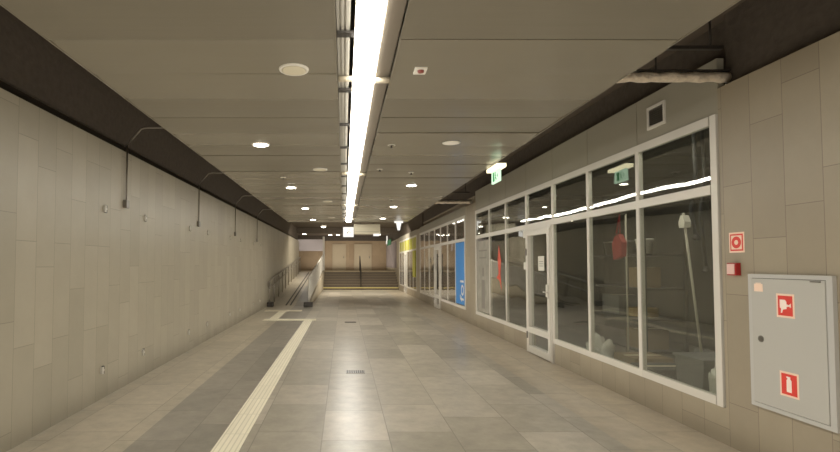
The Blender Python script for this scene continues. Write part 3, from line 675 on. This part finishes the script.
# left handrail on the ramp
def rz(y): return max(0, (y-18.6)/12.4*LZ)
t = thing('ramp_handrail', (-2.72, 18.3, 0), 'double steel handrail on posts up the left side of the ramp', 'handrail')
for y in [18.3+k*1.27 for k in range(11)]:
    MB().tube([(-2.72,y,rz(y)+.001), (-2.72,y,rz(y)+.92)], .022).build('post', M_rail, t)
MB().tube([(-2.72,18.3,.70), (-2.72,18.1,.72), (-2.72,18.02,.81), (-2.72,18.1,.9), (-2.72,18.3,.92), (-2.72,31,LZ+.92)], .024).build('rail', M_rail, t)
MB().tube([(-2.72,18.3,.68), (-2.72,31,LZ+.68)], .02).build('lower_rail', M_rail, t)
MB().box(-2.785, -2.58, 18.14, 18.46, .001, .16, .01).build('foot_block', M_dark, t)
# slatted balustrade on the ramp's right
t = thing('ramp_balustrade', (-1.3, 18.5, 0), 'pale slatted balustrade up the right side of the ramp', 'balustrade')
MB().box(-1.46, -1.14, 18.1, 18.44, .001, .16, .01).build('foot_block', M_dark, t)
MB().tube([(-1.3,18.5,1.06), (-1.3,31.0,2.10), (-1.3,32.1,2.15)], .03).build('top_rail', M_rail2, t)
MB().tube([(-1.3,18.5,.2), (-1.3,31.0,1.22), (-1.3,32.1,1.25)], .02).build('bottom_rail', M_rail2, t)
bal = MB().box(-1.315, -1.285, -.02, .02, .2, 1.04).build('baluster', M_rail2)
bal.data.transform(Matrix.Translation((1.3,0,0)))
bal.parent = t
for k in range(86):
    y = 18.6+k*.156
    o = bal if k == 0 else bal.copy()
    if k: C.objects.link(o)
    o.parent = t; o.location = (0, y-18.5, rz(min(y,31)))
MB().tube([(-1.3,18.5,.02), (-1.3,18.5,1.06)], .03).build('post', M_rail2, t)
MB().box(-1.36, -1.24, 31.9, 32.05, LZ+.1, 3.3).build('end_post', M_rail2, t)
# dark grip strips up the ramp
def on_ramp(x, y, dz): return (x, y, rz(y)+dz)
for i, x in enumerate((-2.16, -2.0)):
    y0, y1 = 18.7, 30.9; mb = MB()
    mb.prism([(y0, rz(y0)+.002), (y1, rz(y1)+.002), (y1, rz(y1)+.01), (y0, rz(y0)+.01)], 'x', x-.03, x+.03)
    o = mb.build('grip_strip', M_dark); recentre(o, (x,18.7,.01)); tag(o, ['left dark strip running up the ramp floor', 'right dark strip running up the ramp floor'][i], 'floor marking', 'dark strips on the ramp')
# lamps beyond the hung ceiling, on the slab
def make_far():
    t = thing('ceiling_lamp', (0,0,SLAB), 'x', 'light', 'small round lamps above the steps and landing')
    MB().lathe((0,0,SLAB), [(.16,-.001), (.17,-.06), (.14,-.09)], 20).build('body', M_white, t)
    MB().lathe((0,0,SLAB), [(.001,-.10), (.13,-.095), (.135,-.0905)], 20).build('lens', M_down, t)
    return t
pf = make_far()
FL = [(-1.16,28.5,'bright lamp above the ramp balustrade, nearest of those past the ceiling'), (-1.1,32,'bright lamp just past the top of the ramp balustrade'), (-1.0,36.5,'lamp over the landing beside the left pale door'), (-.45,36.6,'lamp over the landing above the left pale door'), (1.2,35,'lamp over the landing above the right side of the stair handrail'), (2.5,36,'lamp above the right pale door'), (-2.7,32.5,'lamp above the top of the ramp by the left wall'), (-2.8,35.3,'lamp above the lilac bulkhead')]
for i, (x, y, l) in enumerate(FL): repeat(pf, i, (x, y, SLAB), l)
o = MB().box(-3, XR, 30.2, 30.6, 3.42, 3.749).build('concrete_beam', M_conc); recentre(o, (0,30.4,3.42)); tag(o, 'dark concrete beam crossing above the steps', 'beam', kind='structure')

# ------------------------------------------------------------ light
def area(loc, size, sy, power, col, rot=(0,0,0)):
    l = bpy.data.lights.new('lamp', 'AREA'); l.shape = 'RECTANGLE'; l.size = size; l.size_y = sy; l.energy = power; l.color = col  # light data for the added fills, no fixture behind them
    o = bpy.data.objects.new('fill_light', l); C.objects.link(o); o.location = loc; o.rotation_euler = rot; return o
for loc, sx, sy, pw in (((.25, 6, .05), 5.6, 25, 330), ((.25, 24, .05), 2.6, 11, 110), ((0, 35.5, 1.15), 6, 6, 260)):
    o = area(loc, sx, sy, pw, (1,.92,.78), (PI,0,0)); o.visible_glossy = False  # added fill facing up from the floors to brighten the ceiling
area((.6, 26.5, 3.7), 5, 3, 600, (1,.92,.78), (.35,0,0)).visible_glossy = False  # added fill brightening the far floor and steps, not a real fitting
w = bpy.data.worlds.new('world'); bpy.context.scene.world = w; w.use_nodes = True
w.node_tree.nodes['Background'].inputs[0].default_value = (1,.92,.78,1); w.node_tree.nodes['Background'].inputs[1].default_value = 1.0
sc = bpy.context.scene
sc.view_settings.view_transform = 'Standard'; sc.view_settings.look = 'None'; sc.view_settings.exposure = 0; sc.view_settings.gamma = 1.15
sc.cycles.max_bounces = 10; sc.cycles.diffuse_bounces = 6; sc.cycles.transparent_max_bounces = 16
sc.cycles.use_denoising = True; sc.cycles.sample_clamp_indirect = 6

# ------------------------------------------------------------ camera
cam = bpy.data.cameras.new('camera'); co = bpy.data.objects.new('camera', cam); C.objects.link(co)
F = 500/840*36
cam.lens = F; cam.sensor_width = 36; cam.clip_start = .05; cam.clip_end = 200
pitch = math.atan(.037)
co.location = (0, 0, EYE); co.rotation_euler = (PI/2+pitch, 0, 0)
cam.shift_x = 76/840; cam.shift_y = (38-18.5)/840
sc.camera = co
